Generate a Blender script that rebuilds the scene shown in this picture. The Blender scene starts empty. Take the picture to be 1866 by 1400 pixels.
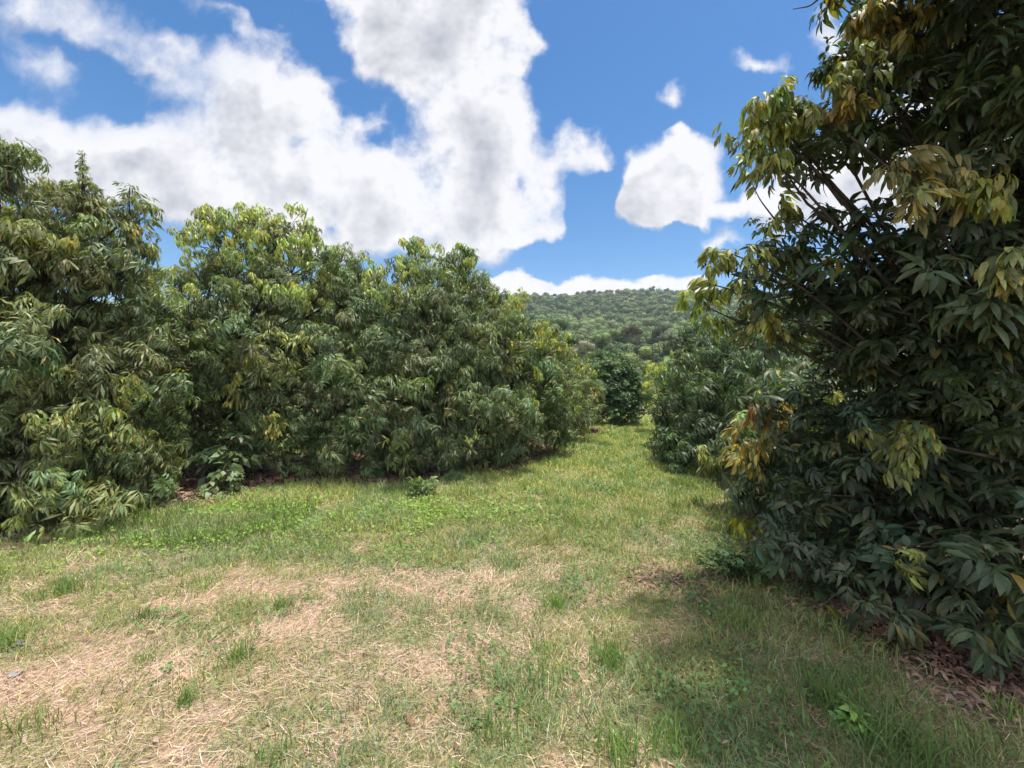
import bpy, math
import numpy as np
from mathutils import Vector

R = math.radians
SC = bpy.context.scene
COL = SC.collection
rng = np.random.default_rng(7)

# ------------------------------------------------------------------ camera
EYE = 1.6
F = 800.0 / 1866.0                      # focal length as a fraction of the picture width
cam_data = bpy.data.cameras.new("camera")
cam = bpy.data.objects.new("camera", cam_data)
COL.objects.link(cam)
cam.location = (0, 0, EYE)
cam.rotation_euler = (R(90), 0, 0)
cam_data.sensor_width = 36.0
cam_data.lens = 36.0 * F
cam_data.clip_start = 0.05
cam_data.clip_end = 5000
SC.camera = cam

# ------------------------------------------------------------------ sun + view
SUN_EL, SUN_AZ = 79.0, 92.0            # azimuth clockwise from +Y (the way the camera looks)
sl = bpy.data.lights.new("sun", 'SUN')
sl.energy = 3.2
sl.angle = R(4.0)
sl.color = (1.0, 0.94, 0.84)
sun = bpy.data.objects.new("sun", sl)
COL.objects.link(sun)
sd = Vector((math.sin(R(SUN_AZ)) * math.cos(R(SUN_EL)), math.cos(R(SUN_AZ)) * math.cos(R(SUN_EL)), math.sin(R(SUN_EL))))
sun.rotation_euler = sd.to_track_quat('Z', 'Y').to_euler()
SC.view_settings.view_transform = 'Standard'
SC.view_settings.look = 'None'
SC.view_settings.exposure = 1.36
SC.view_settings.gamma = 1.0

# ------------------------------------------------------------------ world: sky and clouds
world = bpy.data.worlds.new("World")
SC.world = world
world.use_nodes = True
WT = world.node_tree
WT.nodes.clear()


def nd(t, kind, **kw):
    n = t.nodes.new(kind)
    for k, v in kw.items():
        setattr(n, k, v)
    return n


def lk(t, a, b):
    t.links.new(a, b)


def mth(t, op, a, b=None, c=None, clamp=False):
    n = nd(t, 'ShaderNodeMath', operation=op, use_clamp=clamp)
    for i, v in enumerate((a, b, c)):
        if v is None:
            continue
        if isinstance(v, (int, float)):
            n.inputs[i].default_value = v
        else:
            lk(t, v, n.inputs[i])
    return n.outputs[0]


def mrange(t, v, a, b, c=0.0, d=1.0, mode='SMOOTHSTEP'):
    n = nd(t, 'ShaderNodeMapRange', interpolation_type=mode)
    lk(t, v, n.inputs['Value'])
    n.inputs['From Min'].default_value = a
    n.inputs['From Max'].default_value = b
    n.inputs['To Min'].default_value = c
    n.inputs['To Max'].default_value = d
    return n.outputs['Result']


# cloud banks: centre (right, up) as tangents of the bearing and of the height, half sizes, tilt, weight
# written as the bearings read off the photograph: x' = 933 + 800 tan, y' = 700 - 800 tan
CLOUDS = [
    (760, 150, 230, 300, 0, 1.0), (850, 40, 130, 200, 0, .7), (700, -60, 260, 160, 0, .9),
    (500, 190, 230, 170, 20, .9), (640, 340, 400, 150, 6, 1.0),
    (900, 300, 240, 130, 0, .9), (330, 320, 240, 120, 5, .9), (110, 260, 220, 90, 15, .8), (60, 330, 200, 60, 0, .5),
    (850, 400, 220, 75, 0, .9), (1055, 278, 80, 50, -10, .75), (950, 340, 110, 100, 0, .5),
    (240, 60, 330, 70, 30, .62), (70, 130, 220, 46, 25, .6), (30, 20, 200, 60, 20, .5), (420, 25, 170, 34, 25, .5), (330, 130, 120, 60, 40, .4), (40, 230, 130, 40, 20, .45),
    (288, 190, 60, 36, 20, .85), (590, 330, 200, 120, 0, .6),
    (1210, 325, 110, 85, -20, .9), (1262, 285, 70, 75, 0, .8), (1180, 375, 100, 60, 0, .7), (1235, 350, 80, 70, 0, .6),
    (965, 85, 70, 50, 30, .9), (1385, 108, 70, 30, 0, .6), (1222, 168, 40, 36, -30, .7), (1243, 228, 24, 20, 0, .6), (1075, 385, 26, 26, 0, .75), (1500, 25, 70, 60, 0, .6),
    (1515, 90, 60, 36, 0, .5), (1480, 340, 200, 90, -10, .85), (1330, 385, 110, 26, -8, .55), (1700, 300, 240, 180, 0, 1.0),
    (1060, 526, 330, 36, 0, 1.1), (980, 522, 150, 28, 0, .8), (1280, 524, 70, 28, 0, .9), (1070, 385, 45, 70, 10, -.5), (1100, 450, 100, 40, 0, -.4), (60, 60, 240, 90, 25, .35), (1190, 498, 34, 16, 0, .6),
    (590, 445, 80, 34, 20, .7), (1300, 440, 80, 20, 0, .5), (1250, 408, 60, 14, 0, .3),
    # gaps of blue
    (555, 55, 90, 80, 25, -.9), (610, 110, 40, 60, -20, -.5), (655, 178, 70, 44, 20, -.62), (730, 222, 50, 56, 20, -.60), (685, 262, 30, 24, 0, -.4),
    (470, 20, 60, 40, 0, -.4), (230, 185, 170, 50, 12, -.5), (130, 90, 100, 24, 25, -.3), (600, 430, 30, 20, 0, -.3), (990, 190, 36, 90, 0, -.5),
    (940, 335, 24, 26, 0, -.35), (1060, 370, 60, 70, 10, -.6), (1118, 320, 26, 90, 15, -.6), (545, 255, 22, 14, 0, -.15),
]
dg = bpy.data.node_groups.new("cloud_density", 'ShaderNodeTree')
dg.interface.new_socket("Vector", in_out='INPUT', socket_type='NodeSocketVector')
dg.interface.new_socket("Detail", in_out='INPUT', socket_type='NodeSocketFloat')
dg.interface.new_socket("Density", in_out='OUTPUT', socket_type='NodeSocketFloat')
gi, go = nd(dg, 'NodeGroupInput'), nd(dg, 'NodeGroupOutput')
warp = nd(dg, 'ShaderNodeTexNoise', noise_dimensions='2D')
warp.inputs['Scale'].default_value = 8.0
warp.inputs['Detail'].default_value = 5.0
lk(dg, gi.outputs[0], warp.inputs['Vector'])
wv = nd(dg, 'ShaderNodeVectorMath', operation='SUBTRACT')
lk(dg, warp.outputs['Color'], wv.inputs[0])
wv.inputs[1].default_value = (.5, .5, .5)
ws = nd(dg, 'ShaderNodeVectorMath', operation='SCALE')
lk(dg, wv.outputs[0], ws.inputs[0])
ws.inputs['Scale'].default_value = 0.11
wa = nd(dg, 'ShaderNodeVectorMath', operation='ADD')
lk(dg, gi.outputs[0], wa.inputs[0])
lk(dg, ws.outputs[0], wa.inputs[1])
acc, neg = None, None
for cx, cy, rx, ry, rot, w in CLOUDS:
    mp = nd(dg, 'ShaderNodeMapping', vector_type='TEXTURE')
    mp.inputs['Location'].default_value = ((cx - 933) / 800, (700 - cy) / 800, 0)
    mp.inputs['Rotation'].default_value = (0, 0, R(-rot))
    mp.inputs['Scale'].default_value = (rx / 800 * 1.2, ry / 800 * 1.2, 1)
    lk(dg, wa.outputs[0], mp.inputs['Vector'])
    gr = nd(dg, 'ShaderNodeTexGradient', gradient_type='SPHERICAL')
    lk(dg, mp.outputs[0], gr.inputs['Vector'])
    if w > 0:
        acc = mth(dg, 'MULTIPLY_ADD', gr.outputs['Fac'], w * 1.2, acc if acc is not None else 0.0)
    else:
        neg = mth(dg, 'MULTIPLY_ADD', gr.outputs['Fac'], w * 1.2, neg if neg is not None else 0.0)
acc = mth(dg, 'ADD', mth(dg, 'MINIMUM', acc, 0.92), neg)
n1 = nd(dg, 'ShaderNodeTexNoise', noise_dimensions='2D')
n1.inputs['Scale'].default_value = 4.4
lk(dg, gi.outputs[1], n1.inputs['Detail'])
n1.inputs['Roughness'].default_value = 0.66
lk(dg, gi.outputs[0], n1.inputs['Vector'])
nz = mth(dg, 'SUBTRACT', n1.outputs['Fac'], 0.5)
vo = nd(dg, 'ShaderNodeTexVoronoi', voronoi_dimensions='2D', feature='SMOOTH_F1', normalize=True)
vo.inputs['Scale'].default_value = 6.0
vo.inputs['Roughness'].default_value = 0.6
vo.inputs['Smoothness'].default_value = 0.35
lk(dg, mth(dg, 'MULTIPLY', gi.outputs[1], 0.45), vo.inputs['Detail'])
lk(dg, wa.outputs[0], vo.inputs['Vector'])
puff = mth(dg, 'SUBTRACT', 0.32, vo.outputs['Distance'])
out = mth(dg, 'MULTIPLY_ADD', nz, 1.15, acc)
out = mth(dg, 'MULTIPLY_ADD', puff, 0.75, out)
out = mth(dg, 'SUBTRACT', out, 0.45)
lk(dg, out, go.inputs[0])

tc = nd(WT, 'ShaderNodeTexCoord')
sx = nd(WT, 'ShaderNodeSeparateXYZ')
lk(WT, tc.outputs['Generated'], sx.inputs[0])
ysafe = mth(WT, 'MAXIMUM', sx.outputs['Y'], 0.08)
cu = nd(WT, 'ShaderNodeCombineXYZ')
lk(WT, mth(WT, 'DIVIDE', sx.outputs['X'], ysafe), cu.inputs[0])
lk(WT, mth(WT, 'DIVIDE', sx.outputs['Z'], ysafe), cu.inputs[1])


def density(vec, detail):
    g = nd(WT, 'ShaderNodeGroup')
    g.node_tree = dg
    lk(WT, vec, g.inputs[0])
    g.inputs[1].default_value = detail
    return g.outputs[0]


d0 = density(cu.outputs[0], 10.0)
ds = density(cu.outputs[0], 4.5)
dt = density(cu.outputs[0], 1.0)
off = nd(WT, 'ShaderNodeVectorMath', operation='ADD')
lk(WT, cu.outputs[0], off.inputs[0])
off.inputs[1].default_value = (0.028, 0.050, 0)
d1 = density(off.outputs[0], 4.0)
# loose cloud added over the unseen sky behind and above, to light the scene
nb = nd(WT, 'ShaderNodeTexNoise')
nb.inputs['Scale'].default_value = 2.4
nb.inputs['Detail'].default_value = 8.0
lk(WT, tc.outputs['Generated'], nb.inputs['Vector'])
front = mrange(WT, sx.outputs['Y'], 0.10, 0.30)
alpha_c = mrange(WT, d0, -0.12, 0.44)
alpha_w = mrange(WT, d0, -0.10, 0.80)
su = nd(WT, 'ShaderNodeSeparateXYZ')
lk(WT, cu.outputs[0], su.inputs[0])
thin = mth(WT, 'MULTIPLY', mrange(WT, su.outputs['X'], -.50, -.80), mrange(WT, su.outputs['Y'], .52, .66))
mw = nd(WT, 'ShaderNodeMix', data_type='FLOAT')
lk(WT, thin, mw.inputs[0]); lk(WT, alpha_c, mw.inputs[2]); lk(WT, alpha_w, mw.inputs[3])
alpha_f = mw.outputs[0]
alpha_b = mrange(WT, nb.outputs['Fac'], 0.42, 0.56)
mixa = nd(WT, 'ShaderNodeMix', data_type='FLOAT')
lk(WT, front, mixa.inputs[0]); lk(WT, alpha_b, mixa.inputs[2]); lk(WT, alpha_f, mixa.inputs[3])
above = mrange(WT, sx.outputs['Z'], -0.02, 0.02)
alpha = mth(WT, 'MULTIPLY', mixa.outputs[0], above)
relief = mth(WT, 'SUBTRACT', ds, d1)
lit = mth(WT, 'MULTIPLY_ADD', relief, 1.25, 0.93)
thick = mrange(WT, dt, 0.25, 0.95, 0.0, 0.72)
lit = mth(WT, 'SUBTRACT', lit, thick, clamp=True)
ramp = nd(WT, 'ShaderNodeValToRGB')
ramp.color_ramp.elements[0].position = 0.15
ramp.color_ramp.elements[0].color = (0.20, 0.208, 0.238, 1)
ramp.color_ramp.elements[1].position = 0.85
ramp.color_ramp.elements[1].color = (0.375, 0.373, 0.388, 1)
lk(WT, lit, ramp.inputs['Fac'])
sky = nd(WT, 'ShaderNodeTexSky', sky_type='NISHITA')
sky.sun_disc = False
sky.sun_elevation = R(SUN_EL)
sky.sun_rotation = R(SUN_AZ)
sky.air_density = 1.0
sky.dust_density = 0.6
sky.ozone_density = 2.0
hs = nd(WT, 'ShaderNodeHueSaturation')
hs.inputs['Saturation'].default_value = 1.36
hs.inputs['Hue'].default_value = 0.500
hs.inputs['Value'].default_value = 0.43
lk(WT, sky.outputs[0], hs.inputs['Color'])
bg1, bg2 = nd(WT, 'ShaderNodeBackground'), nd(WT, 'ShaderNodeBackground')
lk(WT, hs.outputs[0], bg1.inputs['Color'])
bg1.inputs['Strength'].default_value = 0.15
lk(WT, ramp.outputs['Color'], bg2.inputs['Color'])
lk(WT, mrange(WT, front, 0.0, 1.0, 2.6, 1.0, 'LINEAR'), bg2.inputs['Strength'])   # unseen cloud behind and overhead boosted as added fill light
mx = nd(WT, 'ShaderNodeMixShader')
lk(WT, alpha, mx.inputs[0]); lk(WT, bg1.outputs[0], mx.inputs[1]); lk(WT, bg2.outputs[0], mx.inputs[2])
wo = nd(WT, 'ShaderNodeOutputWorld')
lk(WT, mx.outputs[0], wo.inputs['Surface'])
world.cycles.sampling_method = 'MANUAL'
world.cycles.sample_map_resolution = 512


# ------------------------------------------------------------------ numpy helpers
def W(px, py, Y):
    """World point on the bearing (px, py) of the photograph, Y metres ahead."""
    return np.array([(px - 933) / 800 * Y, Y, EYE + (700 - py) / 800 * Y])


def G(px, py):
    Y = EYE * 800 / (py - 700)
    return np.array([(px - 933) / 800 * Y, Y])


def unit(v):
    return v / np.maximum(np.linalg.norm(v, axis=-1, keepdims=True), 1e-9)


_tab = np.random.default_rng(99).random((256, 256))


def vnoise(x, y, s=1.0, seed=0):
    x = np.asarray(x) * s + 17.3 * seed + 1000.0
    y = np.asarray(y) * s + 9.1 * seed + 1000.0
    i, j = np.floor(x).astype(int), np.floor(y).astype(int)
    u, v = x - i, y - j
    u, v = u * u * (3 - 2 * u), v * v * (3 - 2 * v)
    t = lambda a, b: _tab[a % 256, b % 256]
    return (t(i, j) * (1 - u) + t(i + 1, j) * u) * (1 - v) + (t(i, j + 1) * (1 - u) + t(i + 1, j + 1) * u) * v


def fbm(x, y, s=1.0, seed=0, octv=4):
    a, tot, amp = 0.0, 0.0, 1.0
    for k in range(octv):
        a = a + amp * vnoise(x, y, s * 2 ** k, seed + 3 * k)
        tot += amp
        amp *= 0.55
    return a / tot


def link_mesh(name, V, T, mat, parent=None, tint=None, smooth=True):
    me = bpy.data.meshes.new(name)
    V = np.ascontiguousarray(V, dtype=np.float32).reshape(-1, 3)
    T = np.ascontiguousarray(T, dtype=np.int32).reshape(-1, 3)
    me.vertices.add(len(V)); me.vertices.foreach_set('co', V.ravel())
    me.loops.add(len(T) * 3); me.loops.foreach_set('vertex_index', T.ravel())
    me.polygons.add(len(T))
    me.polygons.foreach_set('loop_start', np.arange(0, len(T) * 3, 3, dtype=np.int32))
    me.polygons.foreach_set('loop_total', np.full(len(T), 3, dtype=np.int32))
    me.polygons.foreach_set('use_smooth', np.full(len(T), smooth))
    if tint is not None:
        a = me.color_attributes.new('tint', 'FLOAT_COLOR', 'POINT')
        c = np.ones((len(V), 4), dtype=np.float32)
        c[:, :3] = np.clip(tint, 0, 1)
        a.data.foreach_set('color', c.ravel())
    me.update(calc_edges=True)
    me.materials.append(mat)
    o = bpy.data.objects.new(name, me)
    COL.objects.link(o)
    if parent is not None:
        o.parent = parent
    return o


def tag(o, label=None, cat=None, group=None, kind=None):
    for k, v in (('label', label), ('category', cat), ('group', group), ('kind', kind)):
        if v:
            o[k] = v
    return o


def empty(name, loc, label, cat, group=None):
    o = bpy.data.objects.new(name, None)
    COL.objects.link(o)
    o.location = loc
    o.empty_display_size = 0.3
    return tag(o, label, cat, group)


class Buf:
    """Collects vertices, triangles and tints for one mesh."""
    def __init__(s):
        s.V, s.T, s.C, s.n = [], [], [], 0

    def add(s, V, T, C):
        V = np.asarray(V, dtype=np.float32).reshape(-1, 3)
        s.V.append(V); s.T.append(np.asarray(T).reshape(-1, 3) + s.n)
        C = np.asarray(C, dtype=np.float32)
        s.C.append(np.broadcast_to(C, V.shape).reshape(-1, 3)); s.n += len(V)

    def link(s, name, mat, parent=None, origin=(0, 0, 0)):
        if not s.V:
            return None
        return link_mesh(name, np.concatenate(s.V) - np.asarray(origin, dtype=np.float32), np.concatenate(s.T), mat, parent, np.concatenate(s.C))


# ------------------------------------------------------------------ materials
def leaf_mat(name, rough=0.45, trans=0.25, tcol=(1.6, 1.5, 0.5), spec=0.5, under=1.25):
    m = bpy.data.materials.new(name)
    m.use_nodes = True
    t = m.node_tree
    t.nodes.clear()
    at = nd(t, 'ShaderNodeAttribute', attribute_name='tint')
    ge = nd(t, 'ShaderNodeNewGeometry')
    nz = nd(t, 'ShaderNodeTexNoise')
    nz.inputs['Scale'].default_value = 60
    nz.inputs['Detail'].default_value = 3
    lk(t, ge.outputs['Position'], nz.inputs['Vector'])
    f = mrange(t, nz.outputs['Fac'], .3, .7, .8, 1.2, 'LINEAR')
    f = mth(t, 'MULTIPLY', f, mth(t, 'MULTIPLY_ADD', ge.outputs['Backfacing'], under - 1, 1.0))
    vm = nd(t, 'ShaderNodeVectorMath', operation='SCALE')
    lk(t, at.outputs['Color'], vm.inputs[0]); lk(t, f, vm.inputs['Scale'])
    p = nd(t, 'ShaderNodeBsdfPrincipled')
    lk(t, vm.outputs[0], p.inputs['Base Color'])
    p.inputs['Roughness'].default_value = rough
    p.inputs['Specular IOR Level'].default_value = spec
    o = nd(t, 'ShaderNodeOutputMaterial')
    if trans > 0:
        tv = nd(t, 'ShaderNodeVectorMath', operation='MULTIPLY')
        lk(t, vm.outputs[0], tv.inputs[0]); tv.inputs[1].default_value = tcol
        tr = nd(t, 'ShaderNodeBsdfTranslucent')
        lk(t, tv.outputs[0], tr.inputs['Color'])
        ms = nd(t, 'ShaderNodeMixShader')
        ms.inputs[0].default_value = trans
        lk(t, p.outputs[0], ms.inputs[1]); lk(t, tr.outputs[0], ms.inputs[2])
        lk(t, ms.outputs[0], o.inputs['Surface'])
    else:
        lk(t, p.outputs[0], o.inputs['Surface'])
    return m


def rough_mat(name, c1, c2, scale=8.0, bump=0.4, rough=0.9, attr=False, stretch=None):
    m = bpy.data.materials.new(name)
    m.use_nodes = True
    t = m.node_tree
    p = t.nodes['Principled BSDF']
    ge = nd(t, 'ShaderNodeNewGeometry')
    vec = ge.outputs['Position']
    if stretch:
        mp = nd(t, 'ShaderNodeMapping')
        mp.inputs['Scale'].default_value = stretch
        lk(t, vec, mp.inputs['Vector']); vec = mp.outputs[0]
    nz = nd(t, 'ShaderNodeTexNoise')
    nz.inputs['Scale'].default_value = scale
    nz.inputs['Detail'].default_value = 8
    nz.inputs['Roughness'].default_value = .65
    lk(t, vec, nz.inputs['Vector'])
    mixc = nd(t, 'ShaderNodeMix', data_type='RGBA')
    lk(t, mrange(t, nz.outputs['Fac'], .35, .65), mixc.inputs[0])
    mixc.inputs[6].default_value = (*c1, 1)
    mixc.inputs[7].default_value = (*c2, 1)
    colr = mixc.outputs[2]
    if attr:
        at = nd(t, 'ShaderNodeAttribute', attribute_name='tint')
        mul = nd(t, 'ShaderNodeVectorMath', operation='MULTIPLY')
        lk(t, colr, mul.inputs[0]); lk(t, at.outputs['Color'], mul.inputs[1])
        colr = mul.outputs[0]
    lk(t, colr, p.inputs['Base Color'])
    p.inputs['Roughness'].default_value = rough
    p.inputs['Specular IOR Level'].default_value = 0.2
    b = nd(t, 'ShaderNodeBump')
    b.inputs['Strength'].default_value = bump
    b.inputs['Distance'].default_value = 0.02
    lk(t, nz.outputs['Fac'], b.inputs['Height']); lk(t, b.outputs[0], p.inputs['Normal'])
    return m


M_LEAF = leaf_mat('mango_leaf', .47, .26, (1.5, 1.6, .45), .34)
M_YOUNG = leaf_mat('young_leaf', .5, .4, (1.3, 1.25, .6), .4, 1.0)
M_GRASS = leaf_mat('grass_blade', .6, .3, (1.2, 1.3, .6), .3, 1.0)
M_STRAW = leaf_mat('dry_grass', .8, .1, (1, 1, 1), .2, 1.0)
M_LITTER = leaf_mat('dead_leaf', .75, 0.0, (1, 1, 1), .2, .8)
M_FOREST = leaf_mat('forest_leaf', .7, .1, (1.2, 1.4, .6), .25, 1.0)
M_BARK = rough_mat('bark', (.022, .018, .014), (.065, .055, .045), 14, .8, .9, stretch=(1, 1, .3))
M_STONE = rough_mat('grey_stone', (.10, .10, .11), (.26, .25, .25), 30, .6)
M_WOOD = rough_mat('split_wood', (.20, .12, .07), (.42, .28, .18), 40, .6, .85)

# ------------------------------------------------------------------ terrain
HILL_Y = np.array([0, 55, 80, 110, 160, 230, 300, 370, 440, 480, 600, 900, 4000])
HILL_Z = np.array([0, 0, 1.2, 5, 14, 30, 48, 67, 84, 88, 85, 70, 50])


def height(x, y):
    x, y = np.asarray(x, float), np.asarray(y, float)
    yy = y + (fbm(x, y, .012, 5, 3) - .5) * 60 * np.clip((y - 60) / 120, 0, 1)
    h = np.interp(yy, HILL_Y, HILL_Z)
    h = h + (fbm(x, y, .02, 8, 3) - .5) * 8 * np.clip((y - 90) / 150, 0, 1)
    r = np.hypot(x, y)
    near = np.clip((40 - r) / 10, 0, 1)
    h = h + near * ((fbm(x, y, .7, 2, 2) - .5) * .10 * np.clip(r / 3, 0, 1) + (fbm(x, y, 4.0, 3, 2) - .5) * .03)
    return h


def patch(x, y, px, py, r, sq=1.0):
    c = G(px, py)
    return np.exp(-(((x - c[0]) / r) ** 2 + ((y - c[1]) / (r * sq)) ** 2))


def dryness(x, y):
    """0 = all green, 1 = all straw."""
    b = .29 + .46 * np.clip((.35 - x) / 1.3, 0, 1) * np.clip((4.3 - y) / 1.9, 0, 1)
    b = b - .16 * np.clip((y - 4.6) / 3, 0, 1) - .06 * np.clip((x - .8), 0, 1)
    b = b + .18 * patch(x, y, 540, 1070, .5, .3) + .20 * patch(x, y, 910, 1080, .3) + .28 * patch(x, y, 1240, 1050, .55, .6) \
        + .25 * patch(x, y, 870, 1190, .25) + .2 * patch(x, y, 1220, 1180, .3) + .1 * patch(x, y, 860, 990, .5, .3)
    b = b - .35 * patch(x, y, 700, 950, 1.9, .35) - .25 * patch(x, y, 380, 1000, .8, .5) - .2 * patch(x, y, 1050, 1150, .35)
    tr = np.array([G(1165, 788), G(1110, 860), G(1040, 1000), G(960, 1300)])
    d1, d2 = seg_dist(x, y, tr), seg_dist(x, y, tr - np.array([.75, 0]))
    b = b - .16 * np.exp(-(d1 / .28) ** 2) + .16 * np.exp(-(d2 / .2) ** 2)
    n = (fbm(x, y, 1.7, 11, 4) - .5) * 1.5 + (fbm(x, y, 7, 12, 2) - .5) * 1.0
    return np.clip(b + n, 0, 1)


ROW_L = np.array([W(-200, 850, 5.0)[:2], W(150, 850, 6.0)[:2], W(450, 850, 8.4)[:2], W(760, 850, 8.6)[:2], W(930, 800, 10.4)[:2], W(1010, 780, 12.8)[:2], W(1065, 770, 15)[:2]])
ROW_R = np.array([W(1900, 900, 2.7)[:2], W(1700, 900, 3.3)[:2], W(1560, 900, 5.6)[:2], W(1400, 850, 9)[:2], W(1300, 800, 12)[:2]])


def seg_dist(x, y, P):
    d = np.full(np.shape(x), 1e9)
    for a, b in zip(P[:-1], P[1:]):
        ab = b - a
        t = np.clip(((x - a[0]) * ab[0] + (y - a[1]) * ab[1]) / (ab @ ab), 0, 1)
        d = np.minimum(d, np.hypot(x - a[0] - t * ab[0], y - a[1] - t * ab[1]))
    return d


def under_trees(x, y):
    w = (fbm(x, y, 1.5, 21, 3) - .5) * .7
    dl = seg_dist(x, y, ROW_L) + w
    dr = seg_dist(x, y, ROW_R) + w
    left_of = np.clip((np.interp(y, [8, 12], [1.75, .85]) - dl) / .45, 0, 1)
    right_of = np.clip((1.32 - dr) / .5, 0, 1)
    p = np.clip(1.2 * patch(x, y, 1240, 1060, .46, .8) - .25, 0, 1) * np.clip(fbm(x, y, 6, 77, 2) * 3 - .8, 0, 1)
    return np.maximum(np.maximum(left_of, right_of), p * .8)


def ground():
    def grid(xs, ys):
        X, Y = np.meshgrid(xs, ys)
        return X, Y
    # one sheet, fine close by, coarse towards the horizon
    def axis(lo, hi, near, step):
        a = [0.0]
        while a[-1] < hi:
            a.append(a[-1] + max(step, (a[-1] - near) * .045 if a[-1] > near else step))
        b = [0.0]
        while b[-1] < -lo:
            b.append(b[-1] + max(step, (b[-1] - near) * .045 if b[-1] > near else step))
        return np.array(sorted(set([-v for v in b[1:]] + a)))
    xs = axis(-2500, 2500, 7, .06)
    ys = axis(-400, 3000, 12, .06)
    ys = ys[(ys > -400)]
    X, Y = grid(xs, ys)
    Z = height(X, Y)
    ny, nx = X.shape
    V = np.stack([X, Y, Z], -1).reshape(-1, 3)
    idx = np.arange(nx * ny).reshape(ny, nx)
    a, b, c, d = idx[:-1, :-1].ravel(), idx[:-1, 1:].ravel(), idx[1:, 1:].ravel(), idx[1:, :-1].ravel()
    T = np.concatenate([np.stack([a, b, c], 1), np.stack([a, c, d], 1)])
    x, y = V[:, 0], V[:, 1]
    dr = dryness(x, y)[:, None]
    un = under_trees(x, y)[:, None]
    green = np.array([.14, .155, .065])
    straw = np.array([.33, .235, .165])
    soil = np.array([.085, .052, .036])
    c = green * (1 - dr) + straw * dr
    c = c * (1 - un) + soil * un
    far = np.clip((np.hypot(x, y) - 45) / 40, 0, 1)[:, None]
    c = c * (1 - far) + np.array([.05, .075, .025]) * far
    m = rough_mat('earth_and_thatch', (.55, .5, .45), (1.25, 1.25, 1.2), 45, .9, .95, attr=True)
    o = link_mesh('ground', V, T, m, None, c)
    tag(o, 'mown ground of grass and straw between the rows', 'ground', kind='structure')


# ------------------------------------------------------------------ leaves and sprays
UP = np.array([0, 0, 1.0])


def leaf_geo(base, d, L, wd, droop, lod, r, fold=.25, twist=0.0):
    """One leaf as a bent, folded blade. lod 2: 11 verts, lod 1: 5 verts, lod 0: 4 verts."""
    d = unit(d)
    n_st = {2: 4, 1: 2, 0: 2}[lod]
    pts = [base]
    dirs = [d]
    p, dd = base.copy(), d.copy()
    for k in range(n_st):
        dd = unit(dd + np.array([0, 0, -1]) * droop / n_st * 2)
        p = p + dd * L / n_st
        pts.append(p); dirs.append(dd)
    up = UP + r.normal(0, .35, 3) + twist
    s = unit(np.cross(d, up))
    if lod == 2:
        prof = [0, .86, 1.0, .62, 0]
        V = [pts[0]]
        for k in (1, 2, 3):
            n = unit(np.cross(s, dirs[k]))
            w = wd * .5 * prof[k]
            V += [pts[k] - s * w + n * fold * w, pts[k], pts[k] + s * w + n * fold * w]
        V.append(pts[4])
        T = [(0, 2, 1), (0, 3, 2), (1, 2, 5), (1, 5, 4), (2, 3, 6), (2, 6, 5), (4, 5, 8), (4, 8, 7), (5, 6, 9), (5, 9, 8), (7, 8, 10), (8, 9, 10)]
    elif lod == 1:
        n = unit(np.cross(s, dirs[1]))
        w = wd * .5
        V = [pts[0], pts[1] - s * w + n * fold * w, pts[1], pts[1] + s * w + n * fold * w, pts[2]]
        T = [(0, 2, 1), (0, 3, 2), (1, 2, 4), (2, 3, 4)]
    else:
        w = wd * .5
        V = [pts[0], pts[1] - s * w, pts[1] + s * w, pts[2]]
        T = [(0, 2, 1), (1, 2, 3)]
    return np.array(V), np.array(T)


def spray_template(r, lod, L=.15, wd=.038, comps=6, pairs=3, droop=.55, rachis=.14, e0=(5, 60), young=False):
    Vs, Ts, ids, n, li = [], [], [], 0, 0

    def put(V, T, k):
        nonlocal n
        Vs.append(V); Ts.append(T + n); ids.append(np.full(len(V), k)); n += len(V)
    az0 = r.random() * 6.28
    for c in range(comps):
        az = az0 + c * 2.4 + r.normal(0, .25)
        e = R(r.uniform(*e0))
        d = np.array([math.cos(az) * math.cos(e), math.sin(az) * math.cos(e), math.sin(e)])
        p = np.array([0, 0, r.uniform(-.12, .02)])
        rl = rachis * r.uniform(.7, 1.25)
        for q in range(pairs):
            p0 = p.copy()
            d = unit(d + np.array([0, 0, -1]) * droop * .5)
            p = p + d * rl / pairs
            side = unit(np.cross(d, UP))
            if lod == 2:
                wv = side * .0022
                put(np.array([p0 - wv, p0 + wv, p + wv, p - wv]), np.array([(0, 1, 2), (0, 2, 3)]), li)
            for sgn in ((-1, 1) if q < pairs - 1 else (-1, 1, 0)):
                ld = unit(d * (.75 if sgn else 1.0) + side * sgn * r.uniform(.45, .9) + r.normal(0, .16, 3))
                V, T = leaf_geo(p, ld, L * r.uniform(.5, 1.22), wd * r.uniform(.75, 1.2), droop * r.uniform(.4, 1.7), lod, r)
                put(V, T, li)
                li += 1
    return np.concatenate(Vs), np.concatenate(Ts), np.concatenate(ids), li


TEMPL = {}


def templates(kind, lod):
    key = (kind, lod)
    if key not in TEMPL:
        r = np.random.default_rng({'mango': 5, 'lychee': 9, 'young': 14, 'round': 21, 'broad': 33}[kind] + lod)
        P = {'mango': dict(L=.165, wd=.043, comps=6, pairs=2, droop=.65, rachis=.11, e0=(0, 70)),
             'lychee': dict(L=.15, wd=.029, comps=6, pairs=3, droop=.85, rachis=.11, e0=(5, 75)),
             'young': dict(L=.125, wd=.034, comps=5, pairs=3, droop=1.2, rachis=.10, e0=(-10, 50)),
             'round': dict(L=.13, wd=.06, comps=5, pairs=2, droop=.35, rachis=.12),
             'broad': dict(L=.19, wd=.085, comps=4, pairs=2, droop=.35, rachis=.2, e0=(0, 35))}[kind]
        TEMPL[key] = [spray_template(r, lod, **P) for _ in range(7)]
    return TEMPL[key]


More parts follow.
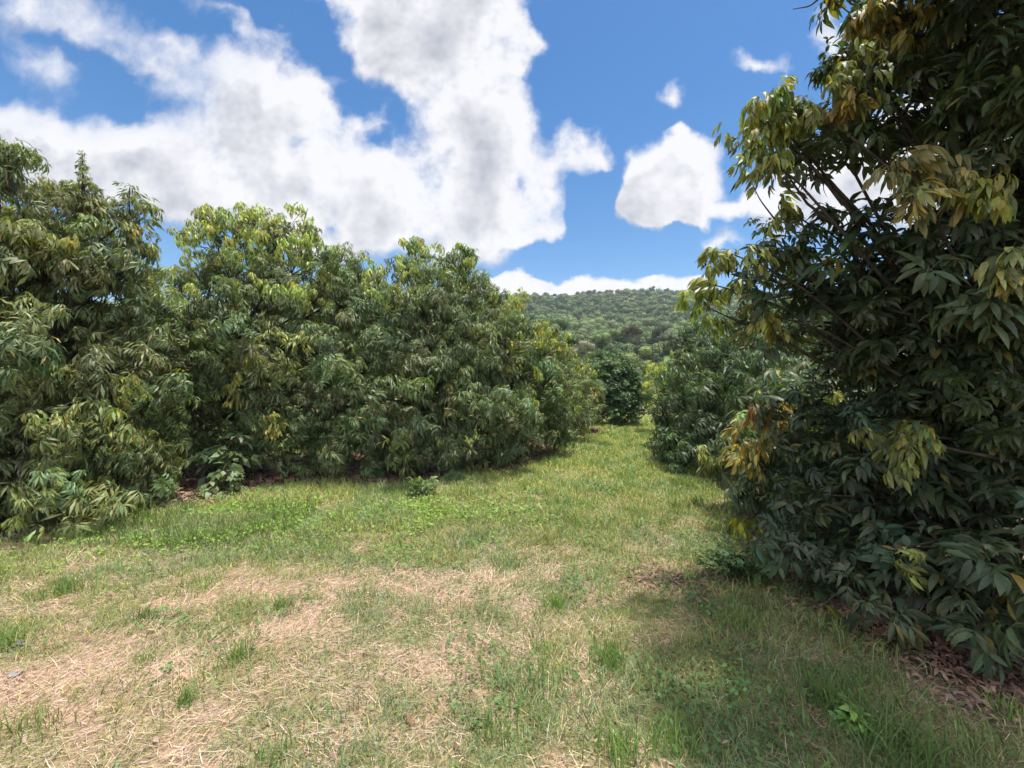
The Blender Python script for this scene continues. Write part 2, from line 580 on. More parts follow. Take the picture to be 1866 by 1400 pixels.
def scatter_sprays(buf, pos, axis, scale, col, kind, lod, r, vary=.22, green=None):
    """Copies of the spray templates, turned about the vertical and tipped towards axis."""
    N = len(pos)
    if N == 0:
        return
    tl = templates(kind, lod)
    pick = r.integers(0, len(tl), N)
    yaw = r.random(N) * 2 * math.pi
    for k, (V, T, ids, nl) in enumerate(tl):
        m = np.where(pick == k)[0]
        if not len(m):
            continue
        z = unit(axis[m])
        x = unit(np.stack([np.cos(yaw[m]), np.sin(yaw[m]), np.zeros(len(m))], 1))
        y = unit(np.cross(z, x)); x = np.cross(y, z)
        M = np.stack([x, y, z], 2) * scale[m][:, None, None]      # columns
        P = np.einsum('nij,vj->nvi', M, V) + pos[m][:, None, :]
        TT = T[None] + (np.arange(len(m)) * len(V))[:, None, None]
        lum = 1 + r.normal(0, vary, (len(m), nl))
        hue = r.normal(0, .12, (len(m), nl))
        cb = np.broadcast_to(col[m][:, None, :], (len(m), nl, 3))
        if green is not None:
            g = (r.random((len(m), nl, 1)) ** 2.4)
            cb = cb * (1 - g) + np.array(green) * g
        else:
            sp = r.random((len(m), nl, 1))
            cb = np.where(sp < .022, cb * .3 + np.array([.17, .13, .03]), cb)
        c = cb * np.clip(lum, .45, 1.8)[:, :, None]
        c = c * np.stack([1 + hue, np.ones_like(hue), 1 - hue * .5], 2)
        C = c[:, ids, :]
        buf.add(P.reshape(-1, 3), TT.reshape(-1, 3), C.reshape(-1, 3))


def tube(buf, pts, rads, col=(1, 1, 1), sides=6):
    pts = np.asarray(pts, float); rads = np.asarray(rads, float)
    n = len(pts)
    tan = unit(np.gradient(pts, axis=0))
    ref = np.array([.3, .9, .1]) if abs(tan[0] @ np.array([.3, .9, .1])) < .8 else np.array([1., 0, 0])
    s = unit(np.cross(tan, ref)); t = np.cross(s, tan)
    a = np.linspace(0, 2 * math.pi, sides, endpoint=False)
    ring = s[:, None, :] * np.cos(a)[None, :, None] + t[:, None, :] * np.sin(a)[None, :, None]
    V = pts[:, None, :] + ring * rads[:, None, None]
    T = []
    for i in range(n - 1):
        for j in range(sides):
            k = (j + 1) % sides
            A, B, C, D = i * sides + j, i * sides + k, (i + 1) * sides + k, (i + 1) * sides + j
            T += [(A, B, C), (A, C, D)]
    V = V.reshape(-1, 3)
    V = np.concatenate([V, pts[-1:] + tan[-1:] * rads[-1]])
    for j in range(sides):
        T.append(((n - 1) * sides + j, (n - 1) * sides + (j + 1) % sides, len(V) - 1))
    buf.add(V, np.array(T), col)


def bend_path(a, b, r, k=6, sag=0.0, wob=.06):
    t = np.linspace(0, 1, k)[:, None]
    L = np.linalg.norm(b - a)
    mid = (a + b) / 2 + np.array([0, 0, sag * L]) + r.normal(0, wob * L, 3)
    p = (1 - t) ** 2 * a + 2 * t * (1 - t) * mid + t ** 2 * b
    p[1:-1] += r.normal(0, wob * L * .25, (k - 2, 3))
    return p


def orchard_tree(name, label, base, lobes, cat='tree', group=None, seed=1, lod=1, kind='lychee', dens=15.0, fill=.6,
                 base_col=(.040, .068, .024), young_col=(.38, .44, .12), young_p=.06, young_top=.25, scale=1.0,
                 young_at=(), spray_at=(), heart=None, elbow=None, bare=(), stem_r=.10, clump=.34, stems=3, jit=.3, skip_back=True, mesh_col=None):
    r = np.random.default_rng(seed)
    base = np.array([base[0], base[1], float(height(base[0], base[1]))])
    root = empty(name, base, label, cat, group)
    C = np.array([W(l[0], l[1], l[2]) for l in lobes])
    Rr = np.array([[l[3] / 800 * l[2], (l[5] if len(l) > 5 else (l[3] + l[4]) / 2 / 800 * l[2]), l[4] / 800 * l[2]] for l in lobes])
    fills = [(l[6] if len(l) > 6 else fill) for l in lobes]
    ztop = (C[:, 2] + Rr[:, 2]).max(); zbot = (C[:, 2] - Rr[:, 2]).min()
    leaves, young, wood = Buf(), Buf(), Buf()
    # wood: stems, a limb into each lobe, twigs to the clumps
    hub = base + np.array([0, 0, .35])
    tube(wood, bend_path(base - [0, 0, .15], hub, r, 5, 0, .03), np.linspace(stem_r * 1.5, stem_r * 1.05, 5), sides=9)
    cen = C.mean(0) if heart is None else W(*heart)
    forks = []
    for s in range(stems):
        tgt = hub * .5 + cen * .5 + np.append(r.normal(0, .35, 2), 0)
        tgt[2] = max(tgt[2], hub[2] + .4)
        p = bend_path(hub, tgt, r, 6, .0, .05)
        tube(wood, p, np.linspace(stem_r * .7, stem_r * .35, 6), sides=7)
        forks.append(tgt)
    forks = np.array(forks)
    if elbow is not None:
        tube(wood, bend_path(forks[0], np.array(elbow), r, 7, .1, .05), np.linspace(stem_r * .5, stem_r * .35, 7), sides=6)
    cpos, cax, ccol, csc, cy = [], [], [], [], []
    for i in range(len(lobes)):
        f = forks[np.argmin(np.linalg.norm(forks - C[i], axis=1))]
        if elbow is not None and (lobes[i][2] < 2.2 or lobes[i][1] < -100):
            f = np.array(elbow)
        lp = bend_path(f, C[i], r, 7, .05, .08)
        rad = min(stem_r * .5, .02 + .03 * Rr[i].mean()) * (.62 if kind == 'mango' else 1)
        tube(wood, lp, np.linspace(rad, rad * .4, 7), sides=6)
        a, b, c = Rr[i]
        area = 4 * math.pi * ((a * b) ** 1.6 / 3 + (a * c) ** 1.6 / 3 + (b * c) ** 1.6 / 3) ** (1 / 1.6)
        K = max(3, int(area / (clump ** 2 * 1.9)))
        # spread points over the ellipsoid
        k = np.arange(K) + .5
        ph = np.arccos(1 - 2 * k / K); th = math.pi * (1 + 5 ** .5) * k + r.random() * 6
        dirs = np.stack([np.cos(th) * np.sin(ph), np.sin(th) * np.sin(ph), np.cos(ph)], 1) + r.normal(0, .16, (K, 3))
        dirs = unit(dirs)
        for d in dirs:
            q = C[i] + d * Rr[i] * r.uniform(.78, 1.04)
            inside = False
            for j in range(len(lobes)):
                if j != i and np.sum(((q - C[j]) / Rr[j]) ** 2) < .62:
                    inside = True
                    break
            if inside or q[2] < base[2] + .12:
                continue
            n = unit(d / Rr[i])
            if d[2] < -.55 and r.random() < .5:
                continue
            rc = clump * r.uniform(.7, 1.25) * min(1, Rr[i].mean() / .5 + .35)
            fromcam = unit(q - np.array([0, 0, EYE]))
            facing = -(n @ fromcam)
            w = 1.0 if facing > -.35 else .45
            ns = max(3, int(dens * rc * rc * 3.4 * w))
            dd = unit(r.normal(0, .75, (ns, 3)) + n * .8 + UP * .55)
            rr = rc * r.uniform(.45, 1.08, ns)
            P = q + dd * rr[:, None] * np.array([1, 1, .8])
            P[:, 2] = np.maximum(P[:, 2], base[2] + .18)
            hfrac = np.clip((P[:, 2].mean() - zbot) / (ztop - zbot), 0, 1)
            A = unit(dd * .7 + UP * .75 + r.normal(0, .12, (ns, 3)))
            clump_s = r.uniform(.78, 1.15)
            isy = r.random() < young_p + young_top * np.clip((hfrac - .55) / .28, 0, 1) * max(0.0, n[2] + .75)
            cc = np.array(base_col) * (1 + r.normal(0, .20)) * np.array([1 + r.normal(0, .10), 1, 1 + r.normal(0, .12)])
            cpos.append(P); cax.append(A)
            ccol.append(np.tile(cc, (ns, 1))); csc.append(scale * clump_s * r.uniform(.6, 1.25, ns))
            yy = np.zeros(ns, bool)
            if isy:
                yy = r.random(ns) < .85
            cy.append(yy)
            # twig
            s0 = lp[r.integers(3, 7)]
            tube(wood, bend_path(s0, q + n * rc * .3, r, 4, .03, .08), np.array([.012, .009, .007, .004]) * (1.2 if lod == 2 else 1.0), sides=4)
        # inner leaves
        nf = int(area * dens * .55 * fills[i])
        if nf:
            dd = unit(r.normal(0, 1, (nf, 3)))
            P = C[i] + dd * Rr[i] * r.uniform(.35, .8, nf)[:, None]
            keep = P[:, 2] > base[2] + .25
            P, dd = P[keep], dd[keep]
            cpos.append(P); cax.append(unit(dd * .5 + UP)); ccol.append(np.tile(np.array(base_col) * .95, (len(P), 1)))
            csc.append(scale * r.uniform(.9, 1.3, len(P))); cy.append((r.random(len(P)) < young_top * .8) & ((P[:, 2] - zbot) / (ztop - zbot) > .78))
    P, A, Cc, S, Yg = map(np.concatenate, (cpos, cax, ccol, csc, cy))
    scatter_sprays(leaves, P[~Yg], A[~Yg], S[~Yg], Cc[~Yg], kind, lod, r)
    yc = np.array(young_col)
    ny = int(Yg.sum())
    if ny:
        col = yc * (1 + r.normal(0, .2, (ny, 1))) * np.stack([1 + r.normal(0, .10, ny), np.ones(ny), np.ones(ny)], 1)
        scatter_sprays(young, P[Yg] + UP * .04, A[Yg], S[Yg], col, 'young', lod, r, .25, np.array(base_col) * 1.5)
    for (px, py, Y, n, sp, col) in young_at:
        q = W(px, py, Y) + r.normal(0, 1, (n, 3)) * sp * np.array([1, .6, .8])
        col = np.array(col) * (1 + r.normal(0, .15, (n, 1)))
        scatter_sprays(young, q, np.tile(UP, (n, 1)) + r.normal(0, .25, (n, 3)), scale * r.uniform(.7, 1.1, n), col, 'young', lod, r, .25, np.array(base_col) * 1.7)
        tube(wood, bend_path(forks[r.integers(len(forks))] * .4 + q.mean(0) * .6, q.mean(0), r, 5, .05, .06), np.linspace(.014, .004, 5), sides=4)
    for (px, py, Y, n, sx_, sz_, *sc_) in spray_at:
        q = W(px, py, Y) + r.normal(0, 1, (n, 3)) * np.array([sx_, sx_, sz_])
        scatter_sprays(leaves, q, np.tile(UP, (n, 1)) + r.normal(0, .3, (n, 3)), scale * (sc_[0] if sc_ else 1) * r.uniform(.6, 1.0, n), np.array(base_col) * (1 + r.normal(0, .15, (n, 1))), kind, lod, r)
        tube(wood, bend_path(W(px, py + 60, Y), q.mean(0) + UP * sz_, r, 5, .0, .03), np.linspace(.012, .004, 5), sides=4)
    wood.link('trunk', M_BARK, root, base)
    leaves.link('crown', M_LEAF, root, base)
    yo = young.link('young_foliage', M_YOUNG, root, base)
    if yo:
        yo['label'] = 'yellow green young leaves hanging at the shoot tips'
    for pts in bare:
        bb = Buf()
        pp = np.array([W(*p) for p in pts])
        t = np.linspace(0, len(pp) - 1, 10)
        sm = np.stack([np.interp(t, np.arange(len(pp)), pp[:, k]) for k in range(3)], 1)
        sm[1:-1] = (sm[:-2] + sm[1:-1] * 2 + sm[2:]) / 4
        tube(bb, sm, np.linspace(.006, .002, 10), sides=5)
        o = bb.link('bare_twig', M_BARK, root, base)
        o['label'] = 'thin leafless twig against the sky'
    return root


ground()

# ------------------------------------------------------------------ the orchard
L2 = 1
orchard_tree('lychee_tree', 'nearest tree at the left edge, tall thin spire on top, cut off by the frame', W(-40, 900, 5.6)[:2], [
    (20, 600, 5.7, 235, 210), (50, 840, 5.2, 200, 130), (180, 470, 5.7, 62, 70), (50, 425, 5.7, 130, 80), (215, 600, 5.9, 70, 72), (215, 700, 5.7, 80, 70), (235, 860, 5.6, 50, 45), (120, 930, 5.0, 90, 60), (232, 400, 5.8, 24, 40, .2, .3),
    (-60, 900, 4.8, 110, 100), (-260, 600, 5.6, 260, 300), (-160, 320, 5.0, 70, 60), (5, 275, 5.0, 34, 18, .15, .2)],
    seed=11, lod=1, scale=.86, dens=25, fill=1.1, young_p=.05, young_top=.10, young_col=(.30, .32, .11), base_col=(.12, .15, .062), group='orchard trees on the left of the path',
    young_at=[(240, 410, 5.6, 5, .07, (.30, .26, .07)), (268, 440, 5.8, 5, .08, (.28, .27, .08)), (230, 770, 5.0, 6, .12, (.20, .24, .06)), (60, 900, 4.3, 8, .2, (.16, .20, .05))], clump=.36,
    spray_at=[(150, 400, 5.6, 12, .14, .10, .9), (150, 352, 5.6, 16, .08, .09, .8), (150, 330, 5.6, 8, .07, .07, .8), (151, 305, 5.6, 5, .03, .05, .55), (150, 285, 5.6, 4, .01, .05, .35), (232, 385, 5.7, 10, .1, .12), (236, 355, 5.7, 2, .02, .05), (15, 270, 4.9, 8, .10, .05), (-30, 285, 4.9, 8, .12, .06), (50, 345, 5.6, 10, .2, .06)])
orchard_tree('lychee_tree', 'broad tree behind the nearest left one, yellow green top and yellow leaf tufts inside', W(450, 850, 8.2)[:2], [
    (442, 485, 8.4, 95, 82), (385, 490, 8.4, 28, 52), (530, 500, 8.4, 85, 85), (370, 620, 8.2, 115, 120), (500, 640, 7.9, 120, 130), (305, 655, 8.8, 55, 75), (590, 560, 8.6, 55, 80),
    (420, 760, 7.9, 120, 75), (300, 740, 8.6, 90, 110), (560, 770, 7.8, 80, 90), (510, 410, 8.4, 34, 26, .35, .4), (430, 410, 8.4, 38, 22, .35, .4), (395, 406, 8.4, 20, 16, .2, .4), (610, 500, 8.5, 22, 30, .3)],
    seed=12, lod=1, scale=.86, fill=.8, dens=21, young_p=.05, young_top=.95, group='orchard trees on the left of the path', base_col=(.115, .148, .062),
    young_at=[(425, 718, 6.9, 6, .09, (.36, .32, .07)), (460, 638, 7.0, 4, .07, (.33, .31, .07)), (510, 600, 6.9, 6, .10, (.26, .28, .06)), (545, 610, 6.9, 6, .10, (.24, .26, .07)),
              (425, 690, 6.9, 4, .08, (.28, .28, .04)), (500, 770, 6.7, 7, .12, (.30, .28, .07)), (400, 655, 7.1, 5, .1, (.24, .2, .05)), (525, 640, 6.8, 5, .1, (.22, .24, .06)), (360, 730, 7.6, 5, .1, (.22, .12, .05))])
orchard_tree('lychee_tree', 'wide dark tree in the middle of the left row, twin pointed tops', W(755, 850, 8.2)[:2], [
    (772, 520, 8.4, 46, 68), (850, 530, 8.4, 44, 62), (700, 560, 8.4, 75, 75), (640, 520, 8.5, 42, 48), (790, 620, 8.0, 120, 90), (660, 660, 7.9, 100, 100), (890, 620, 8.6, 60, 80), (760, 740, 7.5, 120, 95),
    (860, 740, 7.9, 95, 95), (650, 780, 7.6, 90, 75), (770, 825, 7.5, 90, 50), (905, 810, 8.2, 60, 60), (772, 462, 8.4, 15, 22, .2, .3), (825, 480, 8.4, 20, 22, .2, .4), (850, 478, 8.4, 20, 22, .2, .4), (870, 500, 8.4, 18, 24, .2, .4)],
    seed=13, lod=1, scale=.86, fill=.8, dens=21, young_p=.015, young_top=.40, spray_at=[(772, 455, 8.3, 7, .12, .12), (825, 472, 8.3, 6, .12, .10), (852, 470, 8.3, 6, .12, .1), (640, 480, 8.3, 6, .15, .1)], group='orchard trees on the left of the path', base_col=(.108, .145, .064))
orchard_tree('lychee_tree', 'tree ending the left front row, bright yellow green patches down its path side', W(945, 830, 9.8)[:2], [
    (925, 610, 9.8, 55, 55), (960, 650, 9.8, 60, 60), (985, 640, 10.0, 34, 42), (930, 700, 9.4, 85, 70), (985, 720, 9.8, 55, 70), (950, 785, 9.4, 75, 55), (1000, 780, 10.0, 38, 40)],
    seed=14, lod=1, scale=.85, dens=20, young_p=.12, young_top=.45, group='orchard trees on the left of the path', base_col=(.115, .150, .058), young_col=(.38, .43, .09),
    young_at=[(1000, 690, 9.4, 8, .16, (.24, .30, .03)), (1020, 730, 9.6, 8, .16, (.22, .28, .03)), (905, 660, 8.8, 5, .1, (.34, .26, .04)), (900, 690, 8.8, 5, .12, (.24, .26, .04)), (940, 660, 8.9, 5, .1, (.26, .28, .04))])
orchard_tree('lychee_tree', 'smaller tree with dark trunk gap standing past the end of the front row', W(1022, 805, 12.4)[:2], [
    (1010, 650, 12.6, 34, 42), (1035, 690, 12.6, 34, 44), (1020, 740, 12.4, 50, 48), (1040, 755, 12.4, 36, 34), (1000, 770, 12.4, 26, 26)],
    seed=15, lod=0, dens=14, young_p=.12, young_top=.5, group='orchard trees on the left of the path', base_col=(.115, .150, .058), young_col=(.38, .43, .09))
orchard_tree('lychee_tree', 'farthest tree of the left row, orange tipped, just before the round dark tree', W(1066, 790, 14.6)[:2], [
    (1055, 690, 14.8, 26, 34), (1072, 725, 14.8, 22, 38), (1065, 755, 14.6, 28, 24)],
    seed=16, lod=0, dens=14, young_p=.1, young_top=.3, group='orchard trees on the left of the path', base_col=(.115, .150, .058),
    young_at=[(1088, 705, 14.2, 5, .12, (.38, .28, .07)), (1052, 668, 14.4, 4, .12, (.38, .28, .04))])
orchard_tree('round_tree', 'round glossy dark green tree closing the end of the path', W(1126, 776, 17.0)[:2], [
    (1108, 680, 17.3, 42, 38), (1140, 705, 17.2, 32, 42), (1110, 720, 17.0, 44, 40), (1150, 730, 17.0, 24, 34), (1125, 745, 16.9, 38, 26)],
    seed=17, lod=1, kind='round', dens=26, young_p=0, young_top=0, base_col=(.055, .105, .035), scale=.8, clump=.26, fill=1.2)
orchard_tree('lychee_tree', 'bright yellow green tree beyond the far bend of the path on the right', W(1225, 790, 14.6)[:2], [
    (1240, 672, 14.6, 26, 32), (1214, 700, 14.6, 32, 38), (1250, 720, 15, 40, 48), (1208, 735, 14.8, 24, 30), (1230, 760, 14.4, 30, 24)],
    seed=18, lod=0, dens=17, young_p=.5, young_top=.8, base_col=(.09, .14, .04), young_col=(.42, .46, .08), group='orchard trees on the right of the path')
orchard_tree('lychee_tree', 'low bushy dark tree on the right of the path, left of the near overhanging one', W(1370, 860, 9.2)[:2], [
    (1330, 650, 9.6, 85, 62), (1430, 630, 9.6, 95, 65), (1290, 720, 9.2, 75, 75), (1390, 740, 9.0, 110, 90), (1256, 790, 8.6, 50, 66), (1290, 835, 7.9, 58, 56), (1345, 850, 7.2, 80, 76), (1370, 740, 7.8, 90, 90), (1500, 720, 9.5, 100, 110), (1440, 830, 8.6, 90, 70), (1285, 625, 9.8, 30, 26)],
    seed=19, lod=1, dens=15, young_p=.012, young_top=.03, base_col=(.052, .086, .032), group='orchard trees on the right of the path')
orchard_tree('lychee_tree', 'mid right tree with golden leaf tufts reaching towards the path', W(1560, 900, 5.4)[:2], [
    (1460, 790, 5.2, 90, 90), (1540, 740, 5.6, 110, 90), (1400, 850, 5.2, 62, 66), (1380, 920, 5.0, 36, 50), (1500, 880, 4.9, 100, 90), (1650, 800, 5.6, 140, 160), (1440, 960, 4.7, 60, 70)],
    seed=20, lod=2, dens=14, young_p=.03, young_top=.05, base_col=(.056, .080, .036), kind='lychee', scale=1.05, group='orchard trees on the right of the path',
    young_at=[(1395, 765, 4.6, 8, .12, (.40, .30, .08)), (1370, 800, 4.6, 6, .12, (.38, .31, .08)), (1380, 730, 4.6, 4, .08, (.30, .17, .08)), (1480, 735, 4.5, 7, .10, (.22, .25, .04)), (1280, 835, 5.6, 6, .12, (.24, .26, .06)), (1355, 950, 4.6, 3, .05, (.40, .36, .03))])
YB = (.23, .255, .07)
orchard_tree('mango_tree', 'huge dark near tree on the right overhanging the path against the sky', W(1990, 1150, 3.1)[:2], [
    (1450, 240, 2.75, 58, 34, .28, .1), (1530, 195, 2.75, 72, 62, .3, .3), (1600, 110, 2.7, 70, 80, .35, .3), (1700, 50, 2.7, 110, 80, .4, .6), (1640, 215, 2.7, 90, 75, .35, .3), (1770, 170, 2.7, 100, 70, .4, .4), (1860, 60, 2.8, 90, 90, .4, .6), (1840, 70, 2.1, 75, 90, .2, .9), (1850, 230, 2.15, 60, 60, .18, .8),
    (1385, 495, 3.3, 52, 55, .3, .4), (1425, 435, 3.3, 46, 30, .25, .2), (1490, 505, 3.2, 80, 65, .4, .5), (1610, 485, 3.0, 85, 55, .4, .5), (1765, 425, 2.7, 80, 50, .3, .3), (1860, 360, 2.6, 80, 90, .4, .5), (1800, 500, 2.7, 110, 80, .4, .7),
    (1570, 590, 3.4, 100, 65, .5, .8), (1720, 640, 3.2, 160, 120, .6, .9), (1860, 700, 2.9, 120, 160, .5, .9), (1560, 780, 3.8, 120, 110, .6, .9),
    (1740, 850, 3.2, 150, 130, .6, .9), (1800, 690, 2.8, 100, 80, .3, .6), (1850, 800, 2.8, 110, 100, .3, .7), (1760, 520, 2.45, 90, 70, .3, .6), (1850, 560, 2.4, 80, 80, .3, .6), (1690, 560, 2.7, 80, 70, .3, .5), (1590, 930, 3.3, 110, 120, .5, .9), (1500, 1010, 3.4, 80, 80, .4, .9), (1680, 1060, 2.8, 140, 110, .5, .9), (1840, 1050, 2.5, 140, 140, .5, .9),
    (1800, -350, 1.9, 180, 120, .45, .9), (1960, -330, 1.75, 270, 180, .5, .9), (2200, -300, 2.0, 330, 250, .6, .9), (2350, 100, 2.1, 330, 330, .6, .9),  # lobes above the frame, added to shade the lower right grass
    (2080, 300, 3.0, 230, 260, .8, .8), (2080, 800, 3.0, 230, 300, .8, .8)],
    seed=21, lod=2, dens=17, heart=(2150, 700, 3.0), elbow=(3.3, 2.2, 3.9), kind='mango', scale=.76, clump=.25, young_p=.02, young_top=.14, young_col=YB, base_col=(.045, .064, .030), stem_r=.085, stems=4,
    young_at=[(1400, 225, 2.6, 9, .09, YB), (1440, 195, 2.6, 8, .08, (.22, .24, .05)), (1385, 275, 2.6, 5, .05, YB), (1570, 120, 2.5, 10, .12, YB), (1620, 40, 2.5, 12, .14, (.30, .26, .07)), (1700, 20, 2.5, 8, .12, (.33, .29, .08)), (1600, 10, 2.5, 8, .1, (.31, .26, .08)),
              (1530, 165, 2.5, 5, .06, (.34, .24, .05)), (1680, 330, 2.2, 7, .08, (.24, .21, .08)), (1740, 310, 2.2, 7, .08, (.22, .20, .08)), (1790, 340, 2.1, 4, .05, (.22, .24, .05)), (1820, 480, 2.1, 5, .06, (.22, .23, .08)),
              (1335, 460, 3.0, 8, .1, YB), (1300, 520, 3.2, 6, .08, (.22, .26, .04)), (1290, 560, 3.2, 5, .06, (.20, .26, .03)), (1450, 375, 3.1, 6, .07, (.26, .27, .05)), (1390, 570, 3.2, 6, .1, (.20, .20, .04)),
              (1640, 780, 2.6, 7, .1, (.16, .17, .04)), (1660, 800, 2.5, 4, .05, (.20, .20, .04)), (1660, 1140, 2.5, 1, .01, (.17, .17, .035)), (1740, 1080, 2.5, 1, .01, (.18, .16, .035)), (1800, 1100, 2.45, 1, .01, (.18, .15, .035)), (1497, 1105, 2.9, 1, .01, (.17, .18, .03))],
    spray_at=[(1830, 720, 2.5, 22, .18, .2), (1840, 800, 2.55, 18, .18, .2), (1780, 660, 2.6, 12, .15, .15), (1560, 250, 2.6, 6, .1, .06), (1480, 270, 2.7, 6, .12, .05), (1835, 150, 2.15, 16, .10, .15), (1850, 280, 2.6, 12, .12, .1), (1780, 90, 2.6, 10, .15, .1)],
    bare=[[(1400, 232, 2.6), (1375, 212, 2.6), (1364, 190, 2.6)], [(1590, 60, 2.55), (1550, 25, 2.55), (1510, -5, 2.55)], [(1490, 0, 2.5), (1475, 12, 2.5), (1445, 17, 2.5)], [(1412, 400, 3.1), (1385, 365, 3.05), (1368, 330, 3.0)]])



# ------------------------------------------------------------------ forest on the hill
def core_ball(b, c, rad, col, r):
    n, m = 5, 8
    V = [c + np.array([0, 0, rad[2]])]
    for i in range(1, n):
        for j in range(m):
            a, t = math.pi * i / n, 2 * math.pi * (j + .5 * (i % 2)) / m
            V.append(c + np.array([math.sin(a) * math.cos(t), math.sin(a) * math.sin(t), math.cos(a)]) * rad * r.uniform(.8, 1.15))
    V.append(c - np.array([0, 0, rad[2]]))
    T = []
    for j in range(m):
        T.append((0, 1 + j, 1 + (j + 1) % m)); T.append((len(V) - 1, 1 + (n - 2) * m + (j + 1) % m, 1 + (n - 2) * m + j))
        for i in range(n - 2):
            p, q = 1 + i * m + j, 1 + i * m + (j + 1) % m
            T += [(p, p + m, q + m), (p, q + m, q)]
    b.add(np.array(V), np.array(T), col)


def clump_tree(bleaf, c, rx, rz, nq, q, col, r, lobes=4, squash=.75, core=True):
    """A crown of leaf clumps: many small faces lying over a few rounded lobes, with a leafy inside."""
    lc = c + unit(r.normal(0, 1, (lobes, 3)) + UP * .3) * np.array([rx * .55, rx * .55, rz * .38]) * r.uniform(.6, 1.1, (lobes, 1))
    lr = rx * r.uniform(.42, .62, lobes)
    if core:
        for k in range(lobes):
            core_ball(bleaf, lc[k], lr[k] * .70 * np.array([1, 1, squash]), col * .9, r)
    k = r.integers(0, lobes, nq)
    d = unit(r.normal(0, 1, (nq, 3)) + UP * .5)
    p = lc[k] + d * lr[k][:, None] * np.array([1, 1, squash]) * r.uniform(.66, 1.12, (nq, 1))
    n = unit(d + r.normal(0, .28, (nq, 3)))
    a = unit(np.cross(n, r.normal(0, 1, (nq, 3)))); b = np.cross(n, a)
    s = q * r.uniform(.55, 1.3, (nq, 1))
    V = np.stack([p - a * s, p + b * s * .7, p + a * s, p - b * s * .7], 1).reshape(-1, 3)
    base = np.arange(nq)[:, None] * 4
    T = np.concatenate([base + np.array([[0, 1, 2]]), base + np.array([[0, 2, 3]])])
    lobec = (1 + r.normal(0, .10, (lobes, 1)))[k]
    cc = col * lobec * (1 + r.normal(0, .13, (nq, 1)))
    bleaf.add(V, T, np.repeat(cc, 4, 0))


def forest():
    r = np.random.default_rng(41)
    b = Buf()
    y = 92.0
    pts = []
    while y < 520:
        sp = 5.7 + y * .002
        xs = np.arange(-.38 * y, .75 * y, sp)
        for x in xs:
            pts.append((x + r.normal(0, sp * .3), y + r.normal(0, sp * .3)))
        y += sp * (1.0 if y > 200 else .9)
    pts = np.array(pts)
    hz = height(pts[:, 0], pts[:, 1])
    kinds = np.array([(.10, .135, .065), (.13, .165, .075), (.075, .105, .055), (.16, .18, .085), (.14, .14, .085), (.075, .115, .06), (.18, .205, .10)])
    big = fbm(pts[:, 0], pts[:, 1], .02, 31, 2)
    for i, (x, y) in enumerate(pts):
        if y > 120 and not (-.12 * y - 8 < x < .56 * y + 8) and r.random() < .35:
            continue
        rx = (2.2 + 3.4 * r.random() ** 1.7) * (1.15 if y < 200 else 1) * (1.4 if r.random() < .06 else 1)
        hh = r.uniform(3.0, 8)
        col = kinds[r.integers(0, 7)] * (.41 + .60 * big[i]) * np.array([.93, 1.14, .80]) * r.uniform(.8, 1.2)
        nq = int(np.clip(48000 / y, 100, 420))
        clump_tree(b, np.array([x, y, hz[i] + hh]), rx, rx * .8, nq, np.clip(y * .0017, .22, .75), col, r, int(r.integers(3, 6)), .8)
    o = b.link('forest', M_FOREST)
    tag(o, 'grey green eucalypt forest covering the far hillside to the skyline', 'forest', kind='stuff')


forest()

MID = [  # px, py of the crown, distance, half width px, half height px, colour, label
    (1140, 668, 30, 34, 26, (.10, .125, .045), 'soft pale green tree showing just behind the round glossy one'),
    (1172, 655, 62, 26, 26, (.12, .155, .05), 'pale green rounded tree above the round dark tree at the path end'),
    (1196, 668, 60, 15, 30, (.055, .085, .04), 'slender dark green tree standing right beside the pale rounded one'),
    (1165, 700, 34, 30, 40, (.10, .14, .045), 'leafy green shrub filling the gap right of the round dark tree'),
    (1225, 668, 55, 24, 22, (.11, .16, .055), 'fresh green tree just above the bright yellow green orchard tree'),
    (1190, 742, 24, 20, 26, (.10, .13, .04), 'low light green bush at the very end of the mown path'),
    (1100, 616, 84, 40, 18, (.075, .11, .04), 'broad flat topped tree on the lower slope above the left row'),
    (1068, 640, 80, 36, 20, (.11, .115, .065), 'dull olive tree low on the slope just over the left row tip'),
    (1150, 610, 88, 26, 22, (.085, .085, .05), 'brownish tree in the middle of the lower slope'),
    (1205, 615, 86, 28, 26, (.055, .065, .04), 'dark grey green tree on the lower slope, left of two greyer ones'),
    (1245, 625, 78, 24, 30, (.08, .082, .06), 'greyish tree with pale bare limbs low on the slope'),
    (1262, 600, 82, 26, 26, (.10, .13, .055), 'light green tree low on the slope touching the right orchard row'),
    (1010, 600, 90, 40, 20, (.06, .095, .04), 'deep green tree low on the slope peeping over the left row'),
    (1190, 527, 400, 8, 6, (.05, .06, .035), 'tallest dark tree rising above the skyline, left of a rounder one'),
    (1215, 530, 405, 6, 4.5, (.05, .06, .035), 'round crowned skyline tree just right of the tallest one'),
]


